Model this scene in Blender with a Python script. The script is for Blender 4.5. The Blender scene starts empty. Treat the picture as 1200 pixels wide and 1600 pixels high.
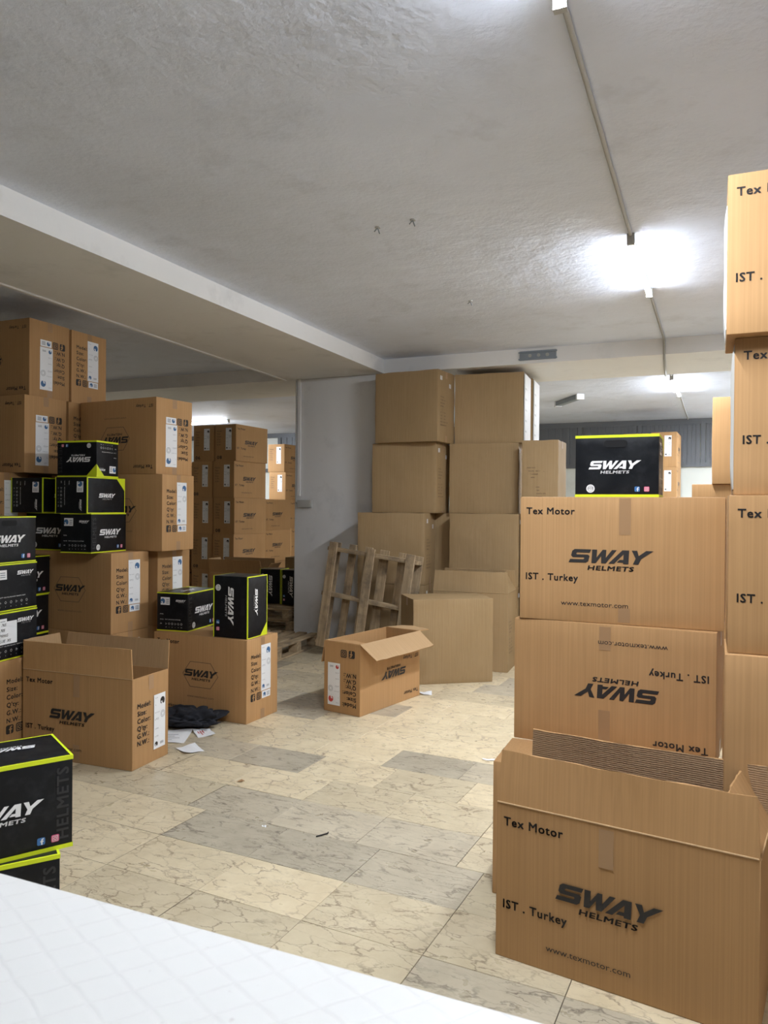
import bpy, bmesh, math, random
from mathutils import Vector, Matrix, noise
random.seed(7)
R = math.radians
SC = bpy.context.scene
COL = SC.collection

# ------------------------------------------------------------------ camera, world, exposure
cd = bpy.data.cameras.new('camera'); cam = bpy.data.objects.new('camera', cd); COL.objects.link(cam)
cam.matrix_world = Matrix.Translation((0, 0, 1.57)) @ Matrix.Rotation(R(23.438), 4, 'Z') @ Matrix.Rotation(R(90 - 0.345), 4, 'X') @ Matrix.Rotation(R(0.475), 4, 'Z')
cd.sensor_fit = 'VERTICAL'; cd.sensor_height = 24; cd.sensor_width = 18
cd.lens = 1190.7 / 1600 * 24
cd.dof.use_dof = True; cd.dof.focus_distance = 4.5; cd.dof.aperture_fstop = 6.5
cd.clip_start = 0.02
SC.camera = cam
w = bpy.data.worlds.new('world'); SC.world = w; w.use_nodes = True
w.node_tree.nodes['Background'].inputs[0].default_value = (.6, .7, .9, 1)
w.node_tree.nodes['Background'].inputs[1].default_value = 0.02
SC.view_settings.view_transform = 'Standard'; SC.view_settings.look = 'None'
SC.view_settings.gamma = 1; SC.view_settings.use_curve_mapping = False
SC.view_settings.exposure = 0.0
SC.cycles.max_bounces = 10; SC.cycles.diffuse_bounces = 6
TUBE_POWER = 1340.0
TUBE_COLOR = (.88, .93, 1.0)

# ------------------------------------------------------------------ materials
def mat(name, col, rough=.6, metal=0., spec=.5):
    m = bpy.data.materials.new(name); m.use_nodes = True
    b = m.node_tree.nodes['Principled BSDF']
    b.inputs['Base Color'].default_value = (*col, 1); b.inputs['Roughness'].default_value = rough
    b.inputs['Metallic'].default_value = metal; b.inputs['Specular IOR Level'].default_value = spec
    return m
class NT:
    def __init__(s, m): s.t = m.node_tree; s.b = s.t.nodes['Principled BSDF']
    def n(s, ty, **kw):
        x = s.t.nodes.new(ty)
        for k, v in kw.items():
            if k in x.inputs: x.inputs[k].default_value = v
            else: setattr(x, k, v)
        return x
    def l(s, a, b): s.t.links.new(a, b)
    def ramp(s, fac, stops):
        r = s.n('ShaderNodeValToRGB'); e = r.color_ramp.elements
        while len(e) < len(stops): e.new(.5)
        for i, (p, c) in enumerate(stops):
            e[i].position = p; e[i].color = (*c, 1) if len(c) == 3 else c
        s.l(fac, r.inputs[0]); return r.outputs[0]
    def mix(s, fac, a, b, mode='MIX'):
        x = s.n('ShaderNodeMix', data_type='RGBA', blend_type=mode)
        for sock, v in ((x.inputs[0], fac), (x.inputs[6], a), (x.inputs[7], b)):
            if hasattr(v, 'links'): s.l(v, sock)
            else: sock.default_value = v if isinstance(v, (int, float)) else (*v, 1)
        return x.outputs[2]
    def coord(s, scale=(1, 1, 1), rand=0., out='Object'):
        c = s.n('ShaderNodeTexCoord').outputs[out]
        if rand:
            oi = s.n('ShaderNodeObjectInfo')
            a = s.n('ShaderNodeAttribute', attribute_name='rnd')
            ad = s.n('ShaderNodeMath', operation='ADD'); s.l(oi.outputs['Random'], ad.inputs[0]); s.l(a.outputs['Fac'], ad.inputs[1])
            s.rnd = ad.outputs[0]
            mu = s.n('ShaderNodeVectorMath', operation='MULTIPLY_ADD')
            cb = s.n('ShaderNodeCombineXYZ'); s.l(ad.outputs[0], cb.inputs[0]); s.l(ad.outputs[0], cb.inputs[1]); s.l(ad.outputs[0], cb.inputs[2])
            s.l(cb.outputs[0], mu.inputs[0]); mu.inputs[1].default_value = (rand, rand * .7, rand * 1.3); s.l(c, mu.inputs[2]); c = mu.outputs[0]
        mp = s.n('ShaderNodeMapping'); mp.inputs['Scale'].default_value = scale; s.l(c, mp.inputs[0]); return mp.outputs[0]
    def noise(s, vec, scale=5, detail=3, rough=.5, out=0, dist=0):
        x = s.n('ShaderNodeTexNoise'); x.inputs['Scale'].default_value = scale; x.inputs['Detail'].default_value = detail
        x.inputs['Roughness'].default_value = rough; x.inputs['Distortion'].default_value = dist; s.l(vec, x.inputs['Vector']); return x.outputs[out]
    def bump(s, h, strength=.3, dist=.01):
        b = s.n('ShaderNodeBump'); b.inputs['Strength'].default_value = strength; b.inputs['Distance'].default_value = dist
        s.l(h, b.inputs['Height']); s.l(b.outputs[0], s.b.inputs['Normal']); return b
    def base(s, o): s.l(o, s.b.inputs['Base Color'])

def cardboard(name, c1, c2, dents=.25):
    m = mat(name, c1, .72, 0, .3); t = NT(m)
    co = t.coord((1, 1, 1), 9.)
    n1 = t.noise(co, 2.2, 4)
    st = t.noise(t.coord((140, 140, 1.3), 9.), 1, 2)
    c = t.mix(t.ramp(n1, [(.3, (0, 0, 0)), (.7, (1, 1, 1))]), c1, c2)
    c = t.mix(t.ramp(st, [(.35, (0, 0, 0)), (.65, (1, 1, 1))]), c, t.mix(1., c, (.9, .89, .88), 'MULTIPLY'))
    v = t.ramp(t.rnd, [(0, (.90, .89, .87)), (1, (1.08, 1.08, 1.08))])
    c = t.mix(1., c, v, 'MULTIPLY'); t.base(c)
    h = t.n('ShaderNodeMath', operation='MULTIPLY_ADD'); t.l(st, h.inputs[0]); h.inputs[1].default_value = .12; t.l(t.noise(co, 5, 2), h.inputs[2])
    t.bump(h.outputs[0], dents, .012)
    return m
M = {}
M['kraft'] = cardboard('kraft_cardboard', (.445, .256, .110), (.485, .283, .128))
M['plain'] = cardboard('plain_cardboard', (.355, .245, .125), (.39, .272, .145), .5)
M['inner'] = cardboard('inner_cardboard', (.46, .30, .155), (.50, .33, .175))
m = cardboard('honeycomb_cardboard', (.36, .235, .135), (.42, .275, .16)); t = NT(m)
wv = t.n('ShaderNodeTexWave', wave_type='BANDS', bands_direction='Z'); wv.inputs['Scale'].default_value = 42; wv.inputs['Distortion'].default_value = 3.5; wv.inputs['Detail'].default_value = 2; wv.inputs['Detail Scale'].default_value = 6
t.l(t.coord((.35, .35, 1)), wv.inputs['Vector']); t.bump(wv.outputs['Fac'], .4, .004); M['comb'] = m

M['ink'] = mat('black_ink', (.022, .019, .018), .6)
M['ink2'] = mat('faded_ink', (.16, .10, .06), .7)
M['inkg'] = mat('grey_ink', (.25, .26, .28), .7)
M['dimgrey'] = mat('dark_grey_ink', (.030, .030, .034), .45)
M['white_ink'] = mat('white_ink', (.80, .80, .80), .5)
M['paper'] = mat('white_label_paper', (.80, .81, .82), .5)
M['blueink'] = mat('blue_ink', (.05, .14, .30), .5)
M['redink'] = mat('red_ink', (.55, .06, .05), .5)
M['fb'] = mat('blue_badge', (.05, .17, .42), .4)
m = mat('pink_orange_badge', (.7, .1, .3), .4); t = NT(m)
g = t.n('ShaderNodeSeparateXYZ'); t.l(t.coord((1, 1, 1), 0, 'Object'), g.inputs[0])
M['insta'] = mat('pink_badge', (.65, .10, .22), .4)
m = mat('packing_tape', (.36, .215, .11), .28, 0, .5); M['tape'] = m
m = mat('black_gloss_card', (.008, .009, .011), .34, 0, .28); t = NT(m)
n_ = t.noise(t.coord((1, 1, 1), 5.), 7, 5, .6); t.l(t.ramp(n_, [(.35, (.28, .28, .28)), (.75, (.55, .55, .55))]), t.b.inputs['Roughness'])
t.base(t.ramp(t.noise(t.coord((1, 1, 1), 5.), 18, 6, .7), [(.5, (.007, .008, .010)), (.8, (.020, .022, .026))]))
M['black'] = m
M['hole'] = mat('slot_shadow_black', (.004, .004, .005), .9)
M['yellow'] = mat('neon_yellow_card', (.66, .76, .02), .4)
M['cloth'] = mat('black_fabric', (.008, .009, .014), .9)
M['whitepaint'] = mat('white_enamel', (.78, .79, .80), .4)
M['grey'] = mat('grey_plastic', (.42, .42, .40), .5)
M['steel'] = mat('dull_galvanised_metal', (.27, .31, .35), .5, .4)
M['leaf'] = mat('dry_leaf_brown', (.35, .20, .09), .8)

def plaster(name, c1, c2, bs=.35, scale=55):
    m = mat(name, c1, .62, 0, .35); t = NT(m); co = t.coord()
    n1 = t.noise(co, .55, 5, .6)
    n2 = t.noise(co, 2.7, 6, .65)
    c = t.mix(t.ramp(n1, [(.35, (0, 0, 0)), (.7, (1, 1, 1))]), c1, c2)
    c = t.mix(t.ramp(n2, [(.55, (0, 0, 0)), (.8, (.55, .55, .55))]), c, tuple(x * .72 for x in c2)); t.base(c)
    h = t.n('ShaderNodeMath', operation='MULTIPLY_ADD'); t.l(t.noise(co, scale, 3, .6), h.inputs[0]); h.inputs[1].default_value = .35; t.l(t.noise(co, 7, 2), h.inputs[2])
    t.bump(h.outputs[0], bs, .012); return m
M['ceiling'] = plaster('rough_ceiling_plaster', (.74, .80, .93), (.63, .675, .77), .7, 42)
M['beam'] = plaster('beam_plaster', (.80, .80, .79), (.75, .75, .74), .25, 25)
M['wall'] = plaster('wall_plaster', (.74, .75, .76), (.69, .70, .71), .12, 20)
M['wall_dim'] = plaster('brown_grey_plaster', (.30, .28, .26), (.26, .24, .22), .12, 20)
M['wall_white'] = plaster('white_wall_plaster', (.80, .84, .80), (.76, .80, .76), .1, 20)
M['panel'] = mat('grey_panel_metal', (.15, .16, .175), .45, .3)
M['grout'] = mat('floor_grout', (.20, .175, .14), .9)
M['slotgrout'] = M['grout']
# marble tiles
def marble(name, c1, c2, sc, amt, vcol, wd):
    m = mat(name, c1, .33, 0, .5); t = NT(m)
    co = t.coord((1, 1, 1), 23.)
    vm = t.n('ShaderNodeVectorMath', operation='MULTIPLY_ADD'); t.l(t.noise(t.coord((6, 11, 6), 23.), 1, 4, .65, 1), vm.inputs[0]); vm.inputs[1].default_value = (.16, .13, .13); t.l(co, vm.inputs[2])
    def veins(sc, wdt):
        mp = t.n('ShaderNodeMapping'); mp.inputs['Scale'].default_value = sc; t.l(vm.outputs[0], mp.inputs[0])
        v = t.n('ShaderNodeTexVoronoi', feature='DISTANCE_TO_EDGE'); v.inputs['Scale'].default_value = 1; t.l(mp.outputs[0], v.inputs['Vector'])
        return t.ramp(v.outputs['Distance'], [(0, (1, 1, 1)), (wdt * .4, (.6, .6, .6)), (wdt, (0, 0, 0))])
    vv = t.mix(1., veins(sc, wd), t.ramp(t.noise(co, 9, 2), [(.36, (.15, .15, .15)), (.60, (1, 1, 1))]), 'MULTIPLY')
    v2 = t.mix(1., veins((sc[0] * 1.9, sc[1] * 2.1, 5), wd * 1.2), t.ramp(t.noise(co, 5, 3), [(.45, (0, 0, 0)), (.7, (.55, .55, .55))]), 'MULTIPLY')
    vv = t.mix(1., vv, v2, 'ADD')
    c = t.mix(t.ramp(t.noise(co, 6, 6, .65), [(.3, (0, 0, 0)), (.7, (1, 1, 1))]), c1, c2)
    va = t.n('ShaderNodeMath', operation='MULTIPLY'); t.l(vv, va.inputs[0]); va.inputs[1].default_value = amt
    c = t.mix(va.outputs[0], c, vcol)
    c = t.mix(1., c, t.ramp(t.rnd, [(0, (.80, .80, .79)), (1, (1.10, 1.08, 1.04))]), 'MULTIPLY'); t.base(c)
    t.l(t.ramp(t.noise(co, 12, 4), [(.3, (.26, .26, .26)), (.7, (.46, .46, .46))]), t.b.inputs['Roughness'])
    M[name] = m
marble('marble', (.72, .625, .445), (.60, .505, .345), (6, 15, 5), .78, (.22, .155, .10), .046)
marble('marble_grey', (.56, .50, .385), (.45, .395, .30), (4, 26, 5), .80, (.16, .13, .10), .060)

# wood
def wood(name, axis):
    m = mat(name, (.3, .2, .12), .8, 0, .25); t = NT(m)
    sc = [38, 38, 38]; sc[axis] = 2.2
    co = t.coord(tuple(sc), 5.)
    g = t.noise(co, 1, 4, .6); st = t.noise(t.coord((1, 1, 1), 11.), 6, 4, .6)
    c = t.ramp(g, [(.3, (.30, .215, .125)), (.55, (.44, .33, .205)), (.75, (.55, .43, .28))])
    c = t.mix(t.ramp(st, [(.45, (0, 0, 0)), (.72, (.75, .75, .75))]), c, (.10, .082, .066))
    t.base(c); t.bump(g, .4, .004); return m
for i, a in enumerate('xyz'): M['wood' + a] = wood('weathered_wood_' + a, i)
# emission tube
m = bpy.data.materials.new('lit_tube'); m.use_nodes = True; nt = m.node_tree; nt.nodes.clear()
e = nt.nodes.new('ShaderNodeEmission'); o = nt.nodes.new('ShaderNodeOutputMaterial'); nt.links.new(e.outputs[0], o.inputs[0])
e.inputs[0].default_value = (*TUBE_COLOR, 1); e.inputs[1].default_value = TUBE_POWER
M['tube'] = m
m = m.copy(); m.name = 'dimmed_lit_tube'; m.node_tree.nodes['Emission'].inputs[1].default_value = TUBE_POWER * .85; M['tube_dim'] = m  # nearest tube, power lowered so the top right carton is less bright
m = m.copy(); m.name = 'opal_tube_side'; m.node_tree.nodes['Emission'].inputs[1].default_value = TUBE_POWER * .011; M['tube_side'] = m
# quilted white bench surface
m = mat('white_quilted_vinyl', (.80, .81, .83), .38, 0, .5); t = NT(m); co = t.coord()
def lines(ang, sc):
    mp = t.n('ShaderNodeMapping'); mp.inputs['Rotation'].default_value = (0, 0, R(ang)); mp.inputs['Scale'].default_value = (sc, sc, sc)
    dn = t.n('ShaderNodeVectorMath', operation='MULTIPLY_ADD'); t.l(t.noise(co, 14, 2, .5, 1), dn.inputs[0]); dn.inputs[1].default_value = (.012,) * 3; t.l(co, dn.inputs[2]); t.l(dn.outputs[0], mp.inputs[0])
    s = t.n('ShaderNodeSeparateXYZ'); t.l(mp.outputs[0], s.inputs[0]); f = t.n('ShaderNodeMath', operation='FRACT'); t.l(s.outputs[0], f.inputs[0])
    return t.ramp(f.outputs[0], [(.0, (1, 1, 1)), (.09, (0, 0, 0)), (.91, (0, 0, 0)), (1, (1, 1, 1))])
l1 = lines(38, 21); l2 = lines(-66, 19)
mx = t.n('ShaderNodeMath', operation='MAXIMUM'); t.l(l1, mx.inputs[0]); t.l(l2, mx.inputs[1])
gt = t.n('ShaderNodeMath', operation='MULTIPLY'); t.l(mx.outputs[0], gt.inputs[0]); t.l(t.ramp(t.noise(co, 9, 4, .7), [(.35, (.03, .03, .03)), (.7, (.26, .26, .26))]), gt.inputs[1])
c = t.mix(gt.outputs[0], (.585, .580, .565), (.42, .40, .405))
c = t.mix(t.ramp(t.noise(co, 34, 3, .5), [(.70, (0, 0, 0)), (.76, (.6, .6, .6))]), c, (.42, .38, .38)); t.base(c)
iv = t.n('ShaderNodeMath', operation='SUBTRACT'); iv.inputs[0].default_value = 1; t.l(mx.outputs[0], iv.inputs[1]); t.bump(iv.outputs[0], .25, .003)
M['bench'] = m

# ------------------------------------------------------------------ helpers
def mesh(name, vs, fs, material=None):
    me = bpy.data.meshes.new(name); me.from_pydata([tuple(v) for v in vs], [], fs); me.update()
    if material: me.materials.append(M[material] if isinstance(material, str) else material)
    return me
def obj(name, me, parent=None, loc=None, rot=None):
    o = bpy.data.objects.new(name, me); COL.objects.link(o)
    if parent: o.parent = parent
    if loc: o.location = loc
    if rot: o.rotation_euler = rot
    return o
def thing(name, label, cat, loc=(0, 0, 0), rz=0., group=None, rot=None):
    o = obj(name, None); o.location = loc; o.rotation_euler = rot if rot else (0, 0, R(rz)); o.empty_display_size = .1
    o['label'] = label; o['category'] = cat
    if group: o['group'] = group
    return o
def structure(name, me, label=None, parent=None):
    o = obj(name, me, parent); o['kind'] = 'structure'
    if label: o['label'] = label
    return o
class MB:
    def __init__(s): s.v = []; s.f = []
    def box(s, lo, hi):
        n = len(s.v); x0, y0, z0 = lo; x1, y1, z1 = hi
        s.v += [(x0, y0, z0), (x1, y0, z0), (x1, y1, z0), (x0, y1, z0), (x0, y0, z1), (x1, y0, z1), (x1, y1, z1), (x0, y1, z1)]
        s.f += [tuple(n + i for i in q) for q in ((0, 3, 2, 1), (4, 5, 6, 7), (0, 1, 5, 4), (1, 2, 6, 5), (2, 3, 7, 6), (3, 0, 4, 7))]; return s
    def tube(s, a, b, r, n=10):
        a = Vector(a); b = Vector(b); d = (b - a).normalized(); u = d.orthogonal().normalized(); v = d.cross(u); k = len(s.v)
        for p in (a, b): s.v += [tuple(p + r * (math.cos(2 * math.pi * i / n) * u + math.sin(2 * math.pi * i / n) * v)) for i in range(n)]
        s.f += [(k + i, k + (i + 1) % n, k + n + (i + 1) % n, k + n + i) for i in range(n)] + [tuple(k + i for i in range(n))[::-1], tuple(k + n + i for i in range(n))]; return s
    def mesh(s, name, m): return mesh(name, s.v, s.f, m)
def bevel_mesh(me, w, seg=2, ang=30):
    bm = bmesh.new(); bm.from_mesh(me); bmesh.ops.recalc_face_normals(bm, faces=bm.faces)
    es = [e for e in bm.edges if len(e.link_faces) == 2 and e.calc_face_angle() > R(ang)]
    bmesh.ops.bevel(bm, geom=es, offset=w, segments=seg, affect='EDGES', profile=.6)
    for f in bm.faces: f.smooth = True
    bm.to_mesh(me); bm.free(); me.set_sharp_from_angle(angle=R(40)); return me

BULGE = .0035
FACES = {}
def frame(face, dims):
    W, D, H = dims
    o, U, V, N, w, h = {
        '-Y': ((-W/2, -D/2, 0), (1, 0, 0), (0, 0, 1), (0, -1, 0), W, H), '+Y': ((W/2, D/2, 0), (-1, 0, 0), (0, 0, 1), (0, 1, 0), W, H),
        '+X': ((W/2, -D/2, 0), (0, 1, 0), (0, 0, 1), (1, 0, 0), D, H), '-X': ((-W/2, D/2, 0), (0, -1, 0), (0, 0, 1), (-1, 0, 0), D, H),
        '+Z': ((-W/2, -D/2, H), (1, 0, 0), (0, 1, 0), (0, 0, 1), W, D), '-Z': ((-W/2, D/2, 0), (1, 0, 0), (0, -1, 0), (0, 0, -1), W, D)}[face]
    return Vector(o), Vector(U), Vector(V), Vector(N), w, h
def place(pts, face, dims, rot=0, off=.0012, b=BULGE):
    """pts in content metres -> 3D on a face of the box"""
    o, U, V, N, w, h = frame(face, dims); out = []
    for u, v in pts:
        if rot == 180: u, v = w - u, h - v
        elif rot == 90: u, v = w - v, u
        elif rot == -90: u, v = v, h - u
        bb = b * math.sin(math.pi * min(1, max(0, u / w))) * math.sin(math.pi * min(1, max(0, v / h)))
        out.append(o + U * u + V * v + N * (bb + off))
    return out
class Print:
    """2D shapes collected per material, then laid on a face"""
    def __init__(s): s.d = {}
    def add(s, m, pts, fs):
        v, f = s.d.setdefault(m, ([], [])); n = len(v); v += pts; f += [tuple(n + i for i in q) for q in fs]
    def poly(s, m, pts): s.add(m, pts, [tuple(range(len(pts)))])
    def rect(s, m, x, y, w, h, nx=1, ny=1):
        pts = [(x + w * i / nx, y + h * j / ny) for j in range(ny + 1) for i in range(nx + 1)]
        s.add(m, pts, [(j * (nx + 1) + i, j * (nx + 1) + i + 1, (j + 1) * (nx + 1) + i + 1, (j + 1) * (nx + 1) + i) for j in range(ny) for i in range(nx)])
    def disc(s, m, x, y, r, n=20): s.poly(m, [(x + r * math.cos(2 * math.pi * i / n), y + r * math.sin(2 * math.pi * i / n)) for i in range(n)])
    def ring(s, m, x, y, r, t, n=20):
        p = [(x + q * math.cos(2 * math.pi * i / n), y + q * math.sin(2 * math.pi * i / n)) for q in (r, r - t) for i in range(n)]
        s.add(m, p, [(i, (i + 1) % n, n + (i + 1) % n, n + i) for i in range(n)])
    def rrect(s, m, x, y, w, h, r, n=5):
        p = []
        for cx, cy, a in ((x + w - r, y + h - r, 0), (x + r, y + h - r, 90), (x + r, y + r, 180), (x + w - r, y + r, 270)):
            p += [(cx + r * math.cos(R(a + 90 * i / n)), cy + r * math.sin(R(a + 90 * i / n))) for i in range(n + 1)]
        s.poly(m, p)
    def text(s, m, st, x, y, cap, sx=1., bold=False, skew=0., align='L'):
        vs, fs, wd = glyphs(st, bold); k = cap / .72
        if align == 'C': x -= wd * k * sx / 2
        s.add(m, [(x + (a * sx + b * skew) * k, y + b * k) for a, b in vs], fs)
        return wd * k * sx
    def logo(s, m, x, y, h, sub=True, outline=None):
        """the slanted wide lettering centred at x, y; h = letter height"""
        tot = 5.72; x0 = x - tot * h / 2
        def P(pts, dx): s.poly(m, [(x0 + (dx + a + .25 * b) * h, y - h / 2 + b * h) for a, b in pts])
        P([(.15, 1), (1.36, 1), (1.31, .75), (.40, .75), (.35, .70), (.35, .66), (.40, .61), (1.22, .61), (1.36, .50), (1.36, .12), (1.22, 0), (-.05, 0), (0, .25), (.96, .25), (1.01, .30), (1.01, .34), (.96, .39), (.15, .39), (0, .52), (0, .87)], 0)
        P([(0, 1), (.36, 1), (.47, .42), (.76, 1), (1.02, 1), (1.13, .42), (1.42, 1), (1.76, 1), (1.22, 0), (.90, 0), (.77, .52), (.52, 0), (.20, 0)], 1.42)
        P([(-.12, 0), (.28, 0), (.78, .70), (.86, .30), (.60, .30), (.46, .10), (.90, .10), (.92, 0), (1.30, 0), (1.10, 1), (.62, 1)], 2.95)
        P([(0, 1), (.38, 1), (.58, .62), (1.00, 1), (1.50, 1), (.80, .40), (.72, 0), (.34, 0), (.42, .42)], 4.22)
        if sub: s.text(m, 'HELMETS', x + .1 * h, y - h * 1.02, h * .33, 1.65, True, .2, 'C'); s.text(m, 'HELMETS', x + .115 * h, y - h * 1.01, h * .33, 1.65, True, .2, 'C')
    def fbook(s, bg, fg, x, y, w):
        s.rrect(bg, x, y, w, w, w * .2)
        P = lambda q: [(x + a * w, y + b * w) for a, b in q]
        s2 = s.d; s.layer(fg)
        s.poly(fg + '^', P([(.50, .04), (.66, .04), (.66, .42), (.80, .42), (.82, .57), (.66, .57), (.66, .68), (.72, .74), (.83, .74), (.83, .88), (.64, .88), (.50, .76), (.50, .57), (.38, .57), (.38, .42), (.50, .42)]))
    def layer(s, m): pass
    def camera(s, bg, fg, x, y, w):
        s.rrect(bg, x, y, w, w, w * .2); f = fg + '^'
        s.ring(f, x + w / 2, y + w / 2, w * .2, w * .07, 14); s.disc(f, x + w * .72, y + w * .72, w * .045, 8)
        for a, b, c, d in ((.14, .14, .72, .06), (.14, .80, .72, .06), (.14, .14, .06, .72), (.80, .14, .06, .72)): s.rect(f, x + a * w, y + b * w, c * w, d * w)
    def emit(s, name, face, dims, rot, parent, key=None, off=.0012, names=None):
        out = []
        for m, (v, f) in s.d.items():
            lift = off + .0006 * m.count('^') ; mm = m.rstrip('^')
            nm = (names or {}).get(mm, name)
            ck = (key, nm, m, face, dims, rot) if key else None
            me = CACHE.get(ck) if ck else None
            if me is None:
                me = mesh(nm, place(v, face, dims, rot, lift), f, mm)
                if ck: CACHE[ck] = me
            out.append(obj(nm, me, parent))
            if nm in STUFFN or (key and key[0] == 'hb' and nm != 'handle_slot'): out[-1]['kind'] = 'stuff'
        return out
HEL = ((-.95, -.45), (-.6, -.95), (-.35, -.6), (-.8, -.2), (-.15, -.1), (.15, -.95), (.75, -.75), (1, 0), (.8, .6), (.3, .95), (-.3, .95), (-.8, .6), (-1, .1))
CACHE = {}; GL = {}; STUFFN = {'sticker_print', 'handwriting', 'sheet_print'}
def glyphs(st, bold):
    k = (st, bold)
    if k not in GL:
        c = bpy.data.curves.new('t', 'FONT'); c.body = st; c.size = 1; c.resolution_u = 2; c.fill_mode = 'FRONT'
        if bold: c.space_character = 1.10
        o = bpy.data.objects.new('t', c); me = bpy.data.meshes.new_from_object(o)
        vs = [(v.co.x, v.co.y) for v in me.vertices]; fs = [tuple(p.vertices) for p in me.polygons]
        if bold:
            n0 = len(vs); q = .020; V0 = list(vs); F0 = list(fs); vs = []; fs = []
            for a_, b_ in ((-q, -q), (q, -q), (q, q), (-q, q), (0, 0)):
                fs += [tuple(len(vs) + i for i in f) for f in F0]; vs += [(a + a_, b + b_) for a, b in V0]
        mn = min(v[0] for v in vs); vs = [(a - mn, b) for a, b in vs]
        GL[k] = (vs, fs, max(v[0] for v in vs)); bpy.data.objects.remove(o); bpy.data.curves.remove(c); bpy.data.meshes.remove(me)
    return GL[k]

# ---- box bodies
def body_mesh(dims, material, bev=.005, dent=0., seed=0, b=BULGE):
    key = ('body', dims, material, dent, seed)
    if key in CACHE: return CACHE[key]
    W, D, H = dims; bm = bmesh.new(); n = 6 if not dent else 14
    for face in ('-Y', '+Y', '+X', '-X', '+Z', '-Z'):
        o, U, V, N, w, h = frame(face, dims)
        grid = {}
        for i in range(n + 1):
            for j in range(n + 1):
                u, v = i / n, j / n
                k = b * math.sin(math.pi * u) * math.sin(math.pi * v)
                if face == '-Z': k = 0
                if face == '+Z': k *= .3
                grid[i, j] = bm.verts.new(o + U * (u * w) + V * (v * h) + N * k)
        for i in range(n):
            for j in range(n): bm.faces.new((grid[i, j], grid[i + 1, j], grid[i + 1, j + 1], grid[i, j + 1]))
    bmesh.ops.remove_doubles(bm, verts=bm.verts, dist=.0004)
    bmesh.ops.recalc_face_normals(bm, faces=bm.faces)
    es = [e for e in bm.edges if len(e.link_faces) == 2 and e.calc_face_angle() > R(40)]
    bmesh.ops.bevel(bm, geom=es, offset=bev, segments=2, affect='EDGES', profile=.6)
    if dent:
        bm.normal_update()
        for v in bm.verts:
            if v.co.z > .02:
                d = noise.noise(v.co * 5 + Vector((seed * 3.1, 0, 0))) + .5 * noise.noise(v.co * 13 + Vector((0, seed, 0)))
                v.co += v.normal * d * dent
    me = bpy.data.meshes.new('body'); 
    for f in bm.faces: f.smooth = True
    bm.to_mesh(me); bm.free(); me.set_sharp_from_angle(angle=R(35)); me.materials.append(M[material]); CACHE[key] = me; return me
def strip(face, dims, x, y, w, h, m, rot=0, off=.0008, name='tape'):
    key = ('strip', face, dims, x, y, w, h, m, rot, name)
    if key not in CACHE:
        p = Print(); p.rect(m, x, y, w, h, 4, 8); v, f = p.d[m]; CACHE[key] = mesh(name, place(v, face, dims, rot, off), f, m)
    return CACHE[key]

DIM = {'A': (.836, .346, .540), 'X': (.860, .401, .605), 'P': (.746, .448, .756), 'F': (.850, .397, .566), 'K': (.450, .268, .294), 'k': (.420, .268, .294), 'S': (.353, .254, .273)}
def sticker(parent, face, dims, rot, x, y, w, h, kind='tall', key=None):
    me = CACHE.get(('stk', face, dims, rot, x, y, w, h))
    if me is None:
        p = Print(); p.rect('paper', x, y, w, h, 4, 8); v, f = p.d['paper']; me = mesh('label_sticker', place(v, face, dims, rot, .0016), f, 'paper'); CACHE[('stk', face, dims, rot, x, y, w, h)] = me
    s = obj('label_sticker', me, parent)
    if key == 'none': return s
    p = Print(); hel = {'red': 'redink', 'black': 'ink'}.get(kind, 'blueink')
    if w < h:
        def helmet(cx, cy, r):
            p.poly(hel, [(cx + r * a, cy + r * b) for a, b in HEL])
        helmet(x + w * .74, y + h * .86, w * .2)
        p.text('inkg', 'TX-701', x + w * .08, y + h * .925, h * .022)
        p.text('inkg', 'L', x + w * .12, y + h * .80, h * .03)
        p.text('inkg', 'MATT BLACK', x + w * .08, y + h * .66, h * .018)
        p.ring('inkg', x + w * .76, y + h * .61, w * .19, w * .02); p.ring('inkg', x + w * .76, y + h * .61, w * .12, w * .02)
        p.text('inkg', '6 PCS', x + w * .08, y + h * .53, h * .035)
        p.text('inkg', '12.4 KG', x + w * .08, y + h * .36, h * .024); p.text('inkg', '11.2 KG', x + w * .08, y + h * .22, h * .024)
        helmet(x + w * .22, y + h * .09, w * .13); p.text('inkg', '888', x + w * .55, y + h * .06, h * .05)
    else:
        p.poly(hel, [(x + w * .28 + h * .33 * a, y + h * .5 + h * .33 * b) for a, b in HEL])
        for i in range(3): p.rect('inkg', x + w * .55, y + h * (.25 + .2 * i), w * .33, h * .1)
    p.emit('sticker_print', face, dims, rot, s, key=('stkp', kind, x, y, w, h), off=.0024); return s

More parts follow.
